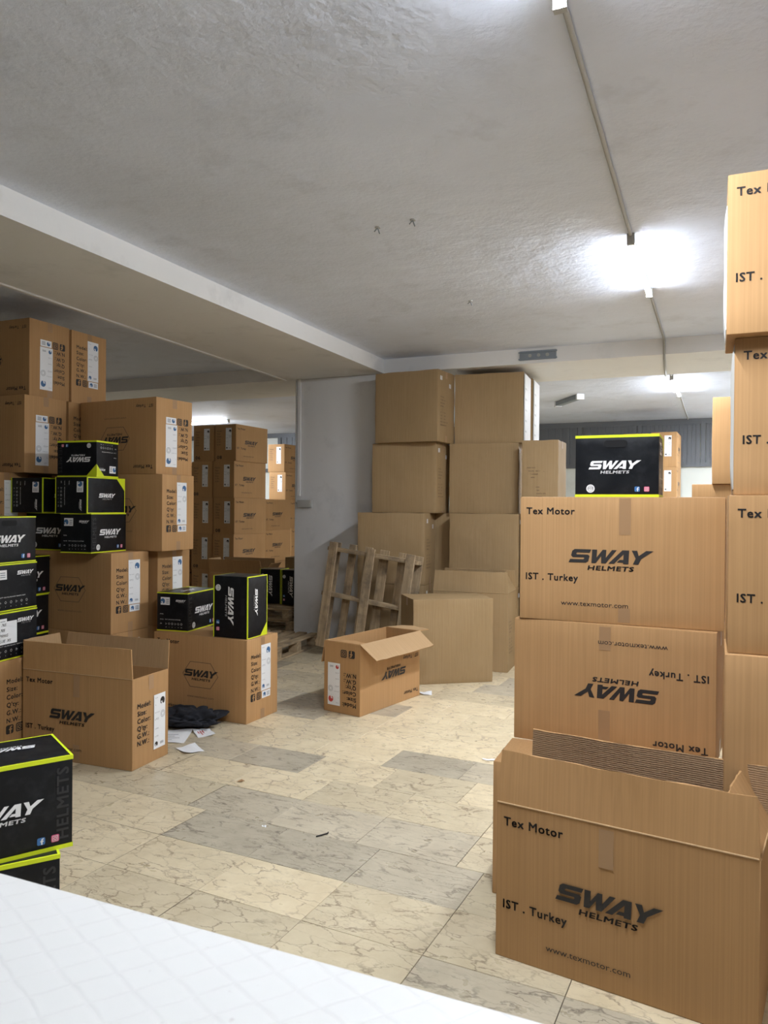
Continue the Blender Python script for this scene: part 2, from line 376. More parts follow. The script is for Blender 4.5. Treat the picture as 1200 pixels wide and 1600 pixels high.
def long_print(parent, T, face, rot, dims):
    W, D, H = dims
    def one(nm, k, fn):
        p = Print(); fn(p); p.emit(nm, face, dims, rot, parent, key=('long', T, k))
    def oneS(nm, k, fn):
        p = Print(); fn(p)
        for o in p.emit(nm, face, dims, rot, parent, key=('long', T, k)): o['kind'] = 'stuff'
    if T in 'AF':
        L = [('Tex Motor', .033 * W, H * .86, .030, 1.04, True), ('IST . Turkey', .033 * W, H * .325, .030, 1.0, True), ('www.texmotor.com', .22 * W, H * .13, .022, 1.12)]
        for k, a in enumerate(L): one('printed_lettering', k, lambda p: p.text('ink', *a))
        one('printed_logo', 'lg', lambda p: p.logo('ink', .46 * W, H * .53, .058))
    else:
        L = [('Tex Motor', .04 * W, H * .88, .030, 1.04, True), ('IST . Turkey', .04 * W, H * .09, .024, 1.0, True)]
        for k, a in enumerate(L): one('printed_lettering', k, lambda p: p.text('ink', *a))
        one('printed_lettering', 'www', lambda p: p.text('ink2', 'www.texmotor.com', .52 * W, H * .24, .018, 1.2, False, 0, 'C'))
        cx, cy = .52 * W, H * .54
        one('printed_logo', 'lg', lambda p: p.logo('ink', cx, cy, .052))
        a, b, c = .165, .095, .095
        pts = [(-a, 0), (-c, b), (c, b), (a, 0), (c, -b), (-c, -b)]
        o = [(cx + x_, cy - .01 + y_) for x_, y_ in pts]; i_ = [(cx + x_ * .965, cy - .01 + y_ * .955) for x_, y_ in pts]
        one('hexagon_outline', 'hx', lambda p: p.add('ink2', o + i_, [(k, (k + 1) % 6, 6 + (k + 1) % 6, 6 + k) for k in range(6)]))
def side_print(parent, T, face, rot, dims, kind='blue', big=None, stk=True):
    W, D, H = dims; w = D
    names = ['Model:', 'Size:', 'Color:', "Q'ty:", 'G.W.:', 'N.W.:']
    if T == 'A': y0, dy, sx_, cap = .66 * H, .083 * H, .13, .030
    elif T == 'F': y0, dy, sx_, cap = .80 * H, .075 * H, .10, .024
    else: y0, dy, sx_, cap = .76 * H, .080 * H, .13, .029
    if T == 'F':
        p = Print()
        for i, n in enumerate(names): p.text('ink2', n, sx_ * w, y0 - i * dy, cap, 1.0, True)
        for o in p.emit('printed_lettering', face, dims, rot, parent, key=('side', T)): o['kind'] = 'stuff'
    else:
        for i, n in enumerate(names):
            p = Print(); p.text('ink', n, sx_ * w, y0 - i * dy, cap, 1.0, True)
            p.emit('printed_lettering', face, dims, rot, parent, key=('side', T, i))
    if T == 'X':
        for k, xx in ((0, .12), (1, .30)):
            p = Print(); (p.fbook if k == 0 else p.camera)('ink', 'kraft', xx * w, .245 * H, .055)
            p.emit('printed_badge', face, dims, rot, parent, key=('badge', k))
    if big:
        p = Print(); p.text('ink', big, .10 * w, .06 * H, .05, 1.3, True); p.emit('large_number', face, dims, rot, parent, key=('big', T, big))
    if not stk: return
    if T == 'A': sticker(parent, face, dims, rot, .57 * w, .13 * H, .115, .62 * H, kind)
    elif T == 'F': sticker(parent, face, dims, rot, .52 * w, .30 * H, .11, .60 * H, 'black')
    else:
        sticker(parent, face, dims, rot, .44 * w, .34 * H, .125, .56 * H, kind)
        sticker(parent, face, dims, rot, .47 * w, .245 * H, .11, .052, kind)

def carton(label, T, x, y, z, rz, rot=0, long='-Y', side='+X', group=None, kind='blue', big=None, side_rot=None, dent=0., seed=0, name='carton', prints=True, dims=None, body='kraft', tape=True, siderot=None):
    d = dims or DIM[T]
    e = thing(name, label, 'carton', (x, y, z), rz, group)
    obj('box_body', body_mesh(d, body, dent=dent, seed=seed), e)
    W, D, H = d
    if tape:
        for f, ww in (('+X', D), ('-X', D)):
            obj('tape', strip(f, d, ww/2 - .025, H - .075, .05, .074, 'tape'), e)
            obj('tape', strip(f, d, ww/2 - .025, .002, .05, .07, 'tape'), e)
        obj('tape', strip('+Z', d, .002, D/2 - .025, W - .004, .05, 'tape', b_off()), e) if False else None
    if prints:
        if long: long_print(e, T, long, rot, d)
        if side: side_print(e, T, side, rot if siderot is None else siderot, d, kind, big)
    return e
def b_off(): return 0

# ------------------------------------------------------------------ setting
ZC, ZS = 3.244, 3.086
XB, YB, YB2 = -3.446, 7.914, 9.107
X0, X1, Y0, Y1 = -12.0, 1.75, -3.2, 15.1
fl = structure('floor', MB().box((X0, Y0, -.10), (X1, Y1, -.012)).mesh('floor', 'grout'), 'floor of veined cream and grey marble tiles')
structure('ceiling', MB().box((X0, Y0, ZC), (X1, Y1, ZC + .12)).mesh('ceiling', 'ceiling'), 'rough grey plastered ceiling')
structure('wall_back', MB().box((X0, Y1, 0), (X1, Y1 + .15, ZC)).mesh('wall_back', 'wall_white'))
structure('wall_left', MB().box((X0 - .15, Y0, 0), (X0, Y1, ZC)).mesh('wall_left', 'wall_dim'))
structure('wall_right', MB().box((X1, Y0, 0), (X1 + .15, Y1, ZC)).mesh('wall_right', 'wall'))
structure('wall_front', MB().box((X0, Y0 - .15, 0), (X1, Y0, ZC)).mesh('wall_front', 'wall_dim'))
def prism(pts, z0, z1, name, m):
    n = len(pts); v = [(a, b, z0) for a, b in pts] + [(a, b, z1) for a, b in pts]
    f = [tuple(range(n))[::-1], tuple(range(n, 2 * n))] + [(i, (i + 1) % n, n + (i + 1) % n, n + i) for i in range(n)]
    return mesh(name, v, f, m)
structure('trim_1', prism([(XB, Y0), (XB, YB), (-4.715, YB), (-4.12, Y0)], ZS, ZC + .01, 'beam', 'beam'), 'wide white ceiling beam running away from the camera')
structure('trim_2', prism([(X0, YB), (X1, YB), (X1, YB2), (X0, YB2)], ZS, ZC + .01, 'beam', 'beam'), 'wide white ceiling beam crossing the room')
structure('trim_3', prism([(-4.12, Y0), (-4.715, YB), (-4.745, YB), (-4.15, Y0)], ZS - .012, ZS + .03, 'lip', 'whitepaint'), 'thin plaster lip on the far edge of the long beam')
structure('wall_pillar', bevel_mesh(MB().box((-4.60, YB + .012, 0), (XB, YB2 - .02, ZS - .002)).mesh('pillar', 'wall'), .008), 'white plastered pillar behind the leaning pallet')
# back wall metal panels
sh = structure('trim_4', MB().box((X0, Y1 - .05, 2.36), (X1, Y1 - .005, 2.44)).box((X0, Y1 - .06, ZC - .10), (X1, Y1 - .005, ZC)).mesh('panel_frame', 'panel'), 'grey metal frame along the top of the back wall')
for i in range(9):
    xa = -9.1 + i * 1.12
    if i in (5, 6, 7, 8): xa = -3.45 + (i - 5) * 1.10
    mb = MB(); n = 14; wv_ = 1.0 / n
    for k in range(n):
        mb.box((xa + k * wv_, Y1 - .035 - (.012 if k % 2 else 0), 2.44), (xa + (k + 1) * wv_ - .002, Y1 - .01, ZC - .10))
    o = obj('wall_panel', mb.mesh('wall_panel', 'panel'), sh)
    obj('panel_post', MB().box((xa - .09, Y1 - .055, 2.44), (xa - .01, Y1 - .01, ZC - .10)).mesh('panel_post', 'panel'), sh)
# marble tiles: each its own piece where they show large, the rest joined
TA = R(-2.6); ct, sn_ = math.cos(TA), math.sin(TA)
TL, TW, G = .50, .338, .0022
def tile_mesh(m_='marble'):
    me = MB().box((0, 0, -.02), (TL - G, TW - G, 0)).mesh('tile', m_); return bevel_mesh(me, .0012, 1)
tms = tile_mesh(); tmg = tile_mesh('marble_grey'); rest = MB(); rnds = []; cnt = 0
rr = random.Random(11)
for j in range(-18, 40):
    off = rr.choice([0, .25, .12, .37]) if j else 0
    for i in range(-22, 12):
        lx, ly = i * TL + off, j * TW
        x = -1.923 + lx * ct - ly * sn_; y = 2.55 + lx * sn_ + ly * ct
        if x < X0 + .02 or x > X1 - TL or y < Y0 + .02 or y > Y1 - .36: continue
        # visible patch of floor
        vis = 1.7 < y < 7.6 and x < .2 and x > -.62 * y - .9 and (x > -4.2) and cnt < 296
        dz = rr.uniform(-.0012, .0)
        if vis:
            cx_, cy_ = x + TL / 2, y + TW / 2
            gr = any(a <= cx_ <= b and c_ <= cy_ <= d_ for a, b, c_, d_ in ((-3.0, -.95, 2.9, 3.25), (-2.3, -1.1, 3.2, 3.5), (-3.1, -2.4, 3.85, 4.2), (-1.6, -1.0, 4.15, 4.5), (-.8, -.2, 1.9, 2.5), (-3.6, -2.8, 5.0, 5.6), (-2.7, -2.2, 3.3, 3.65))) or rr.random() < .13
            o = obj('tile', tmg if gr else tms, fl, (x, y, dz), (0, 0, TA)); cnt += 1
        else:
            n = len(rest.v)
            for a, b in ((0, 0), (TL - G, 0), (TL - G, TW - G), (0, TW - G)): rest.v.append((x + a * ct - b * sn_, y + a * sn_ + b * ct, dz))
            rest.f.append((n, n + 1, n + 2, n + 3)); rnds.append(rr.random())
rm = rest.mesh('floor_tiles', 'marble'); rm.materials.append(M['marble_grey']); rm.polygons.foreach_set('material_index', [1 if r_ < .2 else 0 for r_ in rnds]); at = rm.attributes.new('rnd', 'FLOAT', 'FACE')
for i, v in enumerate(rnds): at.data[i].value = v - .5
ro = obj('floor_tiles', rm, fl); ro['kind'] = 'stuff'

# pillar cable trunking and socket
e = thing('cable_trunking', 'white vertical cable trunking on the pillar edge ending in a socket box', 'trunking', (-4.535, YB + .011, 1.60))
obj('trunking', MB().box((-.02, -.018, .10), (.015, 0, ZS - 1.60)).mesh('trunking', 'whitepaint'), e)
obj('cable', MB().tube((-.045, -.01, .02), (-.045, -.01, ZS - 1.62), .007).tube((-.045, -.01, .02), (.0, -.01, 0), .007).mesh('cable', 'grey'), e)
so = obj('socket_box', bevel_mesh(MB().box((-.01, -.04, -.04), (.17, 0, .05)).mesh('socket_box', 'grey'), .006), e)
# ceiling conduit (goes under the cross beam)
c = bpy.data.curves.new('conduit', 'CURVE'); c.dimensions = '3D'; c.bevel_depth = .011; c.bevel_resolution = 2
def spl(pts):
    s = c.splines.new('POLY'); s.points.add(len(pts) - 1)
    for i, p in enumerate(pts): s.points[i].co = (*p, 1)
e = thing('cable_conduit', 'thin grey cable running along the ceiling between the tube lights', 'cable', (0, 0, 0))
segs = [[(-.478, -2.9, ZC - .012), (-.472, 1.22, ZC - .012)], [(-.472, 2.51, ZC - .012), (-.482, 4.82, ZC - .012)],
        [(-.469, 6.12, ZC - .012), (-.465, YB - .02, ZC - .014), (-.462, YB - .016, ZS - .014), (-.50, 8.7, ZS - .014), (-.515, YB2 + .016, ZS - .014), (-.515, YB2 + .02, ZC - .03), (-.515, 9.7, ZC - .02), (-.505, 10.08, ZC - .012)],
        [(-.473, 11.62, ZC - .012), (-.46, 15.0, ZC - .012)]]
for sg in segs:
    c.splines.clear(); spl(sg); co_ = bpy.data.objects.new('tmp', c); me = bpy.data.meshes.new_from_object(co_); bpy.data.objects.remove(co_)
    me.materials.clear(); me.materials.append(M['grey']); obj('cable', me, e)

def tube_light(label, x, y, ang, L=1.25, z=ZC, dim=False):
    e = thing('tube_light', label, 'light', (x, y, z), ang, 'batten tube lights on the ceiling')
    obj('housing', bevel_mesh(MB().box((-.012, 0, -.024), (.012, L, -.001)).mesh('housing', 'whitepaint'), .003), e)
    n = 10; r_ = .019
    def arc(nm, a0, a1, r, m_):
        v = []
        for yy in (.02, L - .02): v += [(r * math.cos(R(a0 + (a1 - a0) * i / n)), yy, -.045 + r * math.sin(R(a0 + (a1 - a0) * i / n))) for i in range(n + 1)]
        f = [(i, n + 1 + i, n + 2 + i, i + 1) for i in range(n)] + [tuple(range(n + 1)), tuple(range(2 * n + 1, n, -1)), (0, n, 2 * n + 1, n + 1)]
        return obj(nm, mesh(nm, v, f, m_), e)
    arc('lamp_tube', -127, -53, r_, 'tube_dim' if dim else 'tube'); arc('tube_shell', -52, 232, r_ - .0005, 'tube_side')
    for a, b in ((-.01, .02), (L - .02, L + .01)): obj('end_cap', MB().box((-.022, a, -.068), (.022, b, -.001)).mesh('end_cap', 'grey'), e)
    return e
tube_light('lit tube light at the very top edge of the photo, nearest the camera', -.472, 1.24, 0, dim=True)
tube_light('lit tube light beside the top of the tall right carton stack', -.482, 4.84, -.6, 1.26)
tube_light('small distant lit tube light beyond the cross beam', -.505, 10.10, -1.2, 1.5)
tube_light('lit tube light seen above the cartons in the far left room', -8.60, 12.28, 86, 1.5)
tube_light('added unseen tube light brightening the back wall, out of frame behind the right-edge stack', 1.05, 12.2, 0)  # extra lamp added out of view to brighten the white back wall
# dead fixture
e = thing('ceiling_fixture', 'short unlit grey batten fixture on the ceiling left of the distant tube light', 'light', (-2.262, 12.03, ZC), -57 + 25)
obj('housing', bevel_mesh(MB().box((-.05, 0, -.07), (.05, .85, -.001)).mesh('housing', 'steel'), .01), e)
for a in (-.02, .82): obj('end_cap', MB().box((-.055, a, -.08), (.055, a + .05, -.001)).mesh('end_cap', 'whitepaint'), e)
e.rotation_euler = (0, 0, math.atan2(-(-1.79 + 2.262), 11.28 - 12.03))
# plate on beam
e = thing('metal_plate', 'dark grey metal conduit plate fixed to the crossing beam', 'plate', (-1.70, YB - .001, 3.165))
obj('backplate', MB().box((-.19, -.012, -.045), (.19, 0, .05)).mesh('backplate', 'steel'), e)
obj('rail', MB().box((-.20, -.026, .028), (.20, -.011, .042)).box((-.20, -.026, -.042), (.20, -.011, -.028)).mesh('rail', 'steel'), e)
for k in range(3): obj('bolt', MB().tube((-.08 + .09 * k, -.02, 0), (-.08 + .09 * k, -.011, 0), .018).mesh('bolt', 'grey'), e)
for k, (x, y) in enumerate(((-1.863, 4.166), (-1.625, 4.133), (-1.824, 5.927))):
    e = thing('wire_stub', ['leftmost cut wire stub hanging from the bare ceiling patch', 'second small wire stub right of the bare ceiling patch', 'lone wire stub further back on the ceiling'][k], 'wire', (x, y, ZC))
    obj('base', MB().tube((0, 0, -.006), (0, 0, 0), .018, 8).mesh('base', 'grey'), e)
    obj('wire', MB().tube((0, 0, -.005), (.012, .004, -.04), .004, 6).tube((0, 0, -.004), (-.025, .01, -.02), .004, 6).mesh('wire', 'steel'), e)

# ------------------------------------------------------------------ open carton
def open_carton(label, T, x, y, z, rz, flaps, rot=0, long='-Y', side='+X', kind='blue', flap_len=None, dims=None, body='kraft', inner='inner', comb=False, name='open_carton'):
    d = dims or DIM[T]; W, D, H = d; th = .006; e = thing(name, label, 'carton', (x, y, z), rz)
    mb = MB()
    mb.box((-W/2, -D/2, 0), (W/2, -D/2 + th, H)); mb.box((-W/2, D/2 - th, 0), (W/2, D/2, H))
    mb.box((-W/2, -D/2 + th, 0), (-W/2 + th, D/2 - th, H)); mb.box((W/2 - th, -D/2 + th, 0), (W/2, D/2 - th, H)); mb.box((-W/2 + th, -D/2 + th, 0), (W/2 - th, D/2 - th, th))
    me = mb.mesh('box_body', body); bevel_mesh(me, .0015, 1); obj('box_body', me, e)
    L = flap_len or D / 2
    for f, ang in flaps.items():
        if abs(ang) < 40:
            yy = (-D/2 if f == '-Y' else D/2); xx = (W/2 if f == '+X' else -W/2)
            a_, b_ = ((-W/2 + .004, yy, H), (W/2 - .004, yy, H)) if f in ('-Y', '+Y') else ((xx, -D/2 + .004, H), (xx, D/2 - .004, H))
            obj('fold_crease', MB().tube(a_, b_, .0034, 8).mesh('fold_crease', inner), e)
    for k, (f, ang) in enumerate(flaps.items()):
        if f in ('-Y', '+Y'): a = W; loc = (0, (-1 if f == '-Y' else 1) * (D/2 - th/2), H); rzz = 0 if f == '-Y' else 180
        else: a = D - .004; loc = ((1 if f == '+X' else -1) * (W/2 - th/2), 0, H); rzz = 90 if f == '+X' else -90
        nx, nz = 12, 5; vs = []; rn = random.Random(k + int(x * 100))
        ph = rn.uniform(0, 6); am = .006
        ins = .012
        for s_ in (-1, 1):
            for j in range(nz + 1):
                for i in range(nx + 1):
                    u, v = i / nx, j / nz
                    wobble = am * v * v * math.sin(ph + 5 * u) + .0015 * math.sin(17 * u + ph)* v
                    vs.append(((u - .5) * (a - 2 * ins * v * (1 if f in ('-Y', '+Y') else 2)), s_ * th / 2 + wobble, v * L + (.0025 * rn.uniform(-1, 1) if j == nz else 0)))
        fs = []; n1 = (nx + 1) * (nz + 1)
        for j in range(nz):
            for i in range(nx):
                q = (j * (nx + 1) + i, j * (nx + 1) + i + 1, (j + 1) * (nx + 1) + i + 1, (j + 1) * (nx + 1) + i)
                fs.append(q); fs.append(tuple(n1 + t_ for t_ in q[::-1]))
        ring = [i for i in range(nx + 1)] + [j * (nx + 1) + nx for j in range(1, nz + 1)] + [nz * (nx + 1) + i for i in range(nx - 1, -1, -1)] + [j * (nx + 1) for j in range(nz - 1, 0, -1)]
        for q in range(len(ring)):
            p_, r_ = ring[q], ring[(q + 1) % len(ring)]; fs.append((r_, p_, n1 + p_, n1 + r_))
        fm = mesh('flap', vs, fs, body); fm.materials.append(M['comb' if comb else inner])
        for p in fm.polygons:
            p.use_smooth = True
            if all(vi >= n1 for vi in p.vertices): p.material_index = 1
        fm.set_sharp_from_angle(angle=R(40))
        fo = obj('flap', fm, e, loc)
        fo.rotation_euler = (Matrix.Rotation(R(rzz), 4, 'Z') @ Matrix.Rotation(R(ang), 4, 'X')).to_euler()
    if long: long_print(e, T, long, rot, d)
    if side: side_print(e, T, side, rot, d, kind)
    return e

# ------------------------------------------------------------------ black helmet boxes
def main_face(p, w, h, side='L', slot=True, lx=.47):
    p.logo('white_ink', lx * w, .52 * h, .105 * w)
    p.disc('white_ink', .19 * w, .14 * h, .052 * w); p.ring('inkg^', .19 * w, .14 * h, .036 * w, .004 * w); p.text('inkg^', 'ECE', .19 * w, .13 * h, .010, 1, True, 0, 'C')
    s = .062 * w; p.fbook('fb', 'white_ink', .72 * w, .09 * h, s); p.camera('insta', 'white_ink', .83 * w, .09 * h, s)
    if slot: p.rrect('hole', .35 * w, .80 * h, .28 * w, .12 * h, .055 * h)
def info_face(p, w, h):
    p.logo('white_ink', .77 * w, .80 * h, .055 * w)
    p.rect('white_ink', .12 * w, .68 * h, .30 * w, .20 * h)
    p.poly('blueink^', [(.19 * w + .035 * h * a * 2, .78 * h + .035 * h * b * 2) for a, b in HEL])
    for i in range(3): p.rect('inkg^', .30 * w, (.72 + .045 * i) * h, .09 * w, .02 * h)
    p.text('white_ink', 'MODEL', .10 * w, .43 * h, .007); 
    p.text('white_ink', 'COLOR', .10 * w, .29 * h, .007); p.text('white_ink', 'MATT GLOSS BLACK WHITE RED', .27 * w, .29 * h, .007, .95 * w / .27)
    p.text('white_ink', 'SIZE', .10 * w, .18 * h, .007)
    for i in range(6):
        cx = (.30 + .10 * i) * w; p.ring('white_ink', cx, .19 * h, .009, .002, 3 + i % 3)
        p.text('white_ink', ['XS', 'S', 'M', 'L', 'XL', 'XXL'][i], cx, .09 * h, .006, 1, False, 0, 'C')
def helmet_box(label, T, x, y, z, rz, faces, group=None, rot=None, helm=None, loc_z=None):
    d = DIM[T]; W, D, H = d
    e = thing('helmet_box', label, 'box', (x, y, z), rz, group)
    if rot is not None: e.rotation_euler = rot
    obj('box_body', body_mesh(d, 'black', bev=.003, b=.0), e)
    # yellow edging round the top and bottom rim
    for top in (0, 1):
        key = ('edging', T, top)
        if key not in CACHE:
            mb = MB(); t_ = .0012; hh = .011 if T == 'S' else .0065; z0 = H - hh if top else .0015; b_ = .006
            x_, y_ = W/2 + t_, D/2 + t_
            ring = [(-1, -1), (1, -1), (1, 1), (-1, 1)]
            v = []
            for zz in (z0, z0 + hh): v += [(a * x_, b * y_, zz) for a, b in ring]
            zz = H + .0012 if top else -.0003
            v += [(a * x_, b * y_, zz) for a, b in ring] + [(a * (W/2 - b_), b * (D/2 - b_), zz) for a, b in ring]
            f = [(i, (i + 1) % 4, 4 + (i + 1) % 4, 4 + i) for i in range(4)]
            k = 4 if top else 0
            f += [(k + i, k + (i + 1) % 4, 8 + (i + 1) % 4, 8 + i) for i in range(4)] + [(8 + i, 8 + (i + 1) % 4, 12 + (i + 1) % 4, 12 + i) for i in range(4)]
            CACHE[key] = mesh('yellow_edging', v, f, 'yellow')
        obj('yellow_edging', CACHE[key], e)
    key = ('corner', T)
    if key not in CACHE:
        a = .30 * D + .02; q = .0016; X_, Y_, Z_ = W/2, D/2, H
        v = [(X_, Y_, Z_ + q), (X_ - a, Y_, Z_ + q), (X_, Y_ - a, Z_ + q), (X_ + q, Y_, Z_), (X_ + q, Y_, Z_ - a), (X_ + q, Y_ - a, Z_), (X_, Y_ + q, Z_), (X_ - a, Y_ + q, Z_), (X_, Y_ + q, Z_ - a)]
        CACHE[key] = mesh('corner_panel', v, [(0, 1, 2), (3, 4, 5), (6, 7, 8)], 'yellow')
    obj('corner_panel', CACHE[key], e)
    for f, c in faces.items():
        p = Print(); w_, h_ = (D if 'X' in f else W), (H if 'Z' not in f else D)
        if c == 'main': main_face(p, w_, h_)
        elif c in ('mainR', 'mainL'): main_face(p, w_, h_, slot=False, lx=.445 if c == 'mainR' else .52)
        elif c == 'info': info_face(p, w_, h_)
        elif c == 'lid': p.logo('white_ink', .5 * w_, .5 * h_, .075 * w_); p.rrect('hole', .36 * w_, -.0, .28 * w_, .055 * W, .012)
        elif c == 'lidplain': p.logo('white_ink', .42 * w_, .42 * h_, .075 * w_)
        elif c == 'lidrot': p.logo('white_ink', .42 * w_, .42 * h_, .085 * w_)
        p.emit('printed_lettering', f, d, 180 if c == 'lidrot' else 0, e, key=('hb', T, c), off=.0008, names={'hole': 'handle_slot'})
        if c in ('mainL', 'mainR'):
            p = Print(); p.text('dimgrey', 'HELMETS', .04 * w_, -.085 * w_ if c == 'main' else -.97 * w_ , .055, 1.0, True)
            # vertical word: content turned a quarter
            if c == 'main': p.emit('side_lettering', f, d, 90, e, key=('hbv', T, c), off=.0006) if False else None
            q = Print(); vs, fs, wd = glyphs('HELMETS', True); k = .037 * W / .385 / .72; sc = (h_ * .78) / (wd * k)
            x0 = .965 * w_ if c == 'mainR' else .13 * w_
            q.add('dimgrey', [(x0 - b * k, .11 * h_ + a * k * sc) for a, b in vs], fs)
            q.emit('side_lettering', f, d, 0, e, key=('hbv2', T, c), off=.0007)
    return e

# ------------------------------------------------------------------ right stack, near
open_carton('large open carton on the floor at the bottom right, flaps standing up', 'A', -.254, 2.728, 0, -8.1, {'-Y': -4, '+Y': -5, '+X': -32, '-X': -150}, side=None, comb=True, flap_len=.178)
big_open = bpy.data.objects['open_carton']
def bands(e, T, x, parts, face='-Y'):
    for y, h in parts: obj('tape', strip(face, DIM[T], x, y, .048, h, 'tape'), e)
obj('tape', strip('-Y', DIM['A'], .36, .40, .048, .125, 'tape'), big_open)
carton('bottom carton on the floor showing behind the left edge of the large open carton', 'A', -.403, 3.208, 0, 1.2, long=None, side=None)
e = carton('carton with upside-down lettering, right behind the large open carton', 'A', -.387, 3.511, .541, -4.9, rot=180, side=None); bands(e, 'A', .375, [(.005, .17), (.43, .10)])
e = carton('upright-lettered carton directly under the lone black box at eye level', 'A', -.373, 3.528, 1.082, -1.2, side=None); bands(e, 'A', .425, [(.38, .155), (.01, .06)])
helmet_box('lone black helmet box standing on top of the right-hand carton pile', 'S', -.396, 3.60, 1.623, -.4, {'-Y': 'main', '+X': 'info'})
tz = [0, .541, 1.082, 1.623, 2.164]
carton('bottom carton of the tall stack at the right edge, behind the large open carton', 'A', .70, 3.06, tz[0], 0, side=None)
e = carton('carton second from the floor in the tall stack at the right edge', 'A', .455, 3.01, tz[1], 0, long=None, side=None)
carton('carton third from the floor in the tall stack at the right edge', 'A', .463, 3.035, tz[2], 0, side=None)
e2 = carton('carton just below the topmost one in the tall stack at the right edge', 'A', .477, 3.066, tz[3], 0, side=None)
e3 = carton('topmost carton of the tall stack at the right edge, close to the ceiling', 'A', .449, 3.003, tz[4], 0, side=None)
# bulging white peel-off sheets on the left side of the two upper ones
def peel(e, T, z0, z1, amp, m):
    W, D, H = DIM[T]; v = []; n = 12; f = []
    for i in range(n + 1):
        t_ = i / n; z = z0 + (z1 - z0) * t_; b = amp * (math.sin(math.pi * t_) ** .6) * (1 + .3 * math.sin(8 * t_ + amp * 90)) + .002
        v += [(-W/2 + .001, -D/2 + .012, z), (-W/2 - b, -D/2 + .012, z), (-W/2 - b * .7, D/2 - .10, z), (-W/2 + .001, D/2 - .10, z)]
    for i in range(n): f += [(4*i + a, 4*i + b_, 4*i + 4 + b_, 4*i + 4 + a) for a, b_ in ((0, 1), (1, 2), (2, 3))]
    f += [(3, 2, 1, 0), (4*n, 4*n+1, 4*n+2, 4*n+3)]
    o = obj('loose_sheet', mesh('loose_sheet', v, f, m), e); o['label'] = 'loose pale sheet bulging off the side'
peel(e3, 'A', .02, .44, .009, 'paper'); peel(e2, 'A', .02, .52, .010, 'grey')
# behind the right stack
g_ = 'cartons hidden low behind the right stack'
carton('rounded brown carton standing between the lone black box and the right-edge stack', 'X', .412, 6.0, 1.753, 0, prints=False)
carton('low brown carton end just right of the lone black box, under the rounded carton', 'A', .27, 6.0, 1.212, 0, prints=False)
for k in range(2): carton('supporting carton below the low brown carton, behind the right-hand pile', 'X', .30, 6.0, .606 * k, 0, prints=False, group=g_)

# ------------------------------------------------------------------ left side
open_carton('open carton with raised flaps on the floor at the left, in front of the stacks', 'A', -3.563, 3.679, 0, 3.1, {'-Y': 1, '+Y': 10, '+X': -160, '-X': 6}, kind='black', flap_len=.178)
ol = bpy.data.objects['open_carton.001']
for y0, h in ((.40, .135), (.0, .11)): obj('tape', strip('-Y', DIM['A'], .40, y0, .048, h, 'tape'), ol)
obj('tape', strip('+X', DIM['A'], .15, .45, .048, .085, 'tape'), ol)
carton('carton on the floor with a hexagon logo, carrying two black boxes, behind the dropped clothes', 'X', -3.494, 4.841, 0, -1.8)
carton('carton on the floor at the far left under the pile of three black boxes', 'X', -4.424, 3.531, 0, 0)
carton('floor carton hidden under the hexagon-logo carton of the second tier', 'X', -4.537, 4.60, 0, -1)
carton('second-tier carton with hexagon logo, right of the pile of black boxes', 'X', -4.537, 4.60, .606, -1.2)
carton('floor carton hidden in the back row of the left stacks', 'X', -4.50, 5.06, 0, 0)
carton('second-tier back-row carton, its end showing above the low black box', 'X', -4.50, 5.06, .606, 0)
carton('third-tier carton with upright label, directly under the top right carton of the left stacks', 'X', -4.386, 4.96, 1.212, .9)
carton('fourth-tier carton with inverted lettering beside the beam, top of the right column of left stacks', 'X', -4.424, 5.0, 1.818, -5, rot=180)
carton('third-tier carton at the left edge with only its white label end showing', 'X', -5.451, 4.244, 1.212, 0)
for k in range(2): carton('lower carton hidden under the third-tier carton at the left edge', 'X', -5.62, 4.244, .606 * k, 0, group='cartons hidden at the left edge')
for k in range(3): carton('back-row carton hidden behind the black boxes of the left stacks', 'X', -5.50, 4.93, .606 * k, 0, group='cartons hidden in the back row')
carton('fourth-tier carton with inverted label, left of the hexagon-logo top carton', 'X', -5.321, 4.517, 1.818, -2.3, rot=180)
carton('fourth-tier carton squeezed behind its neighbour, only a sliver of its end showing', 'X', -5.33, 4.94, 1.818, 0)
carton('topmost front carton of the left stacks, inverted label, nearly touching the ceiling', 'X', -5.343, 4.555, 2.424, 0, rot=180)
carton('topmost back carton of the left stacks, upright label, nearly touching the ceiling', 'X', -5.354, 4.98, 2.424, 1)

# black boxes on the left
gb = 'black helmet boxes around the left stacks'
helmet_box('bottom black box of the left-edge pile, with a handwritten paper note', 'K', -4.144, 3.411, .606, 97.1, {'-Y': 'info'})
b3 = bpy.data.objects['helmet_box.001']
p = Print(); p.rect('paper', .10, .10, .17, .14); n_s = p
v, f = p.d['paper']; so = obj('paper_note', mesh('paper_note', place(v, '-Y', DIM['K'], 0, .003), f, 'paper'), b3); so['label'] = 'white note with black handwriting'
p = Print()
for k, (s_, xo) in enumerate((('765', .04), ('705', .03), ('SPRNG', .012), ('BLUE  XS', .012))): p.text('ink', s_, .10 + xo, .213 - k * .033, .018, 1.05, False, .3)
p.emit('handwriting', '-Y', DIM['K'], 0, so, off=.004)
helmet_box('middle black box of the left-edge pile, small sticker and icons', 'K', -4.179, 3.438, .902, 97.2, {'-Y': 'info'})
helmet_box('top black box of the left-edge pile, handle slot and big white logo', 'K', -4.215, 3.46, 1.198, 96.2, {'-Y': 'main'})
for k in range(2): helmet_box('black box hidden low behind the left-edge pile', 'K', -4.83, 4.14, .295 * k, 97, {'-Y': 'mainL'}, group='hidden black boxes')
helmet_box('lower black box half hidden right behind the left-edge pile', 'K', -4.83, 4.14, .590, 97, {'-Y': 'mainL'})
helmet_box('upper black box half hidden right behind the left-edge pile', 'K', -4.83, 4.15, .885, 97, {'-Y': 'mainL'})
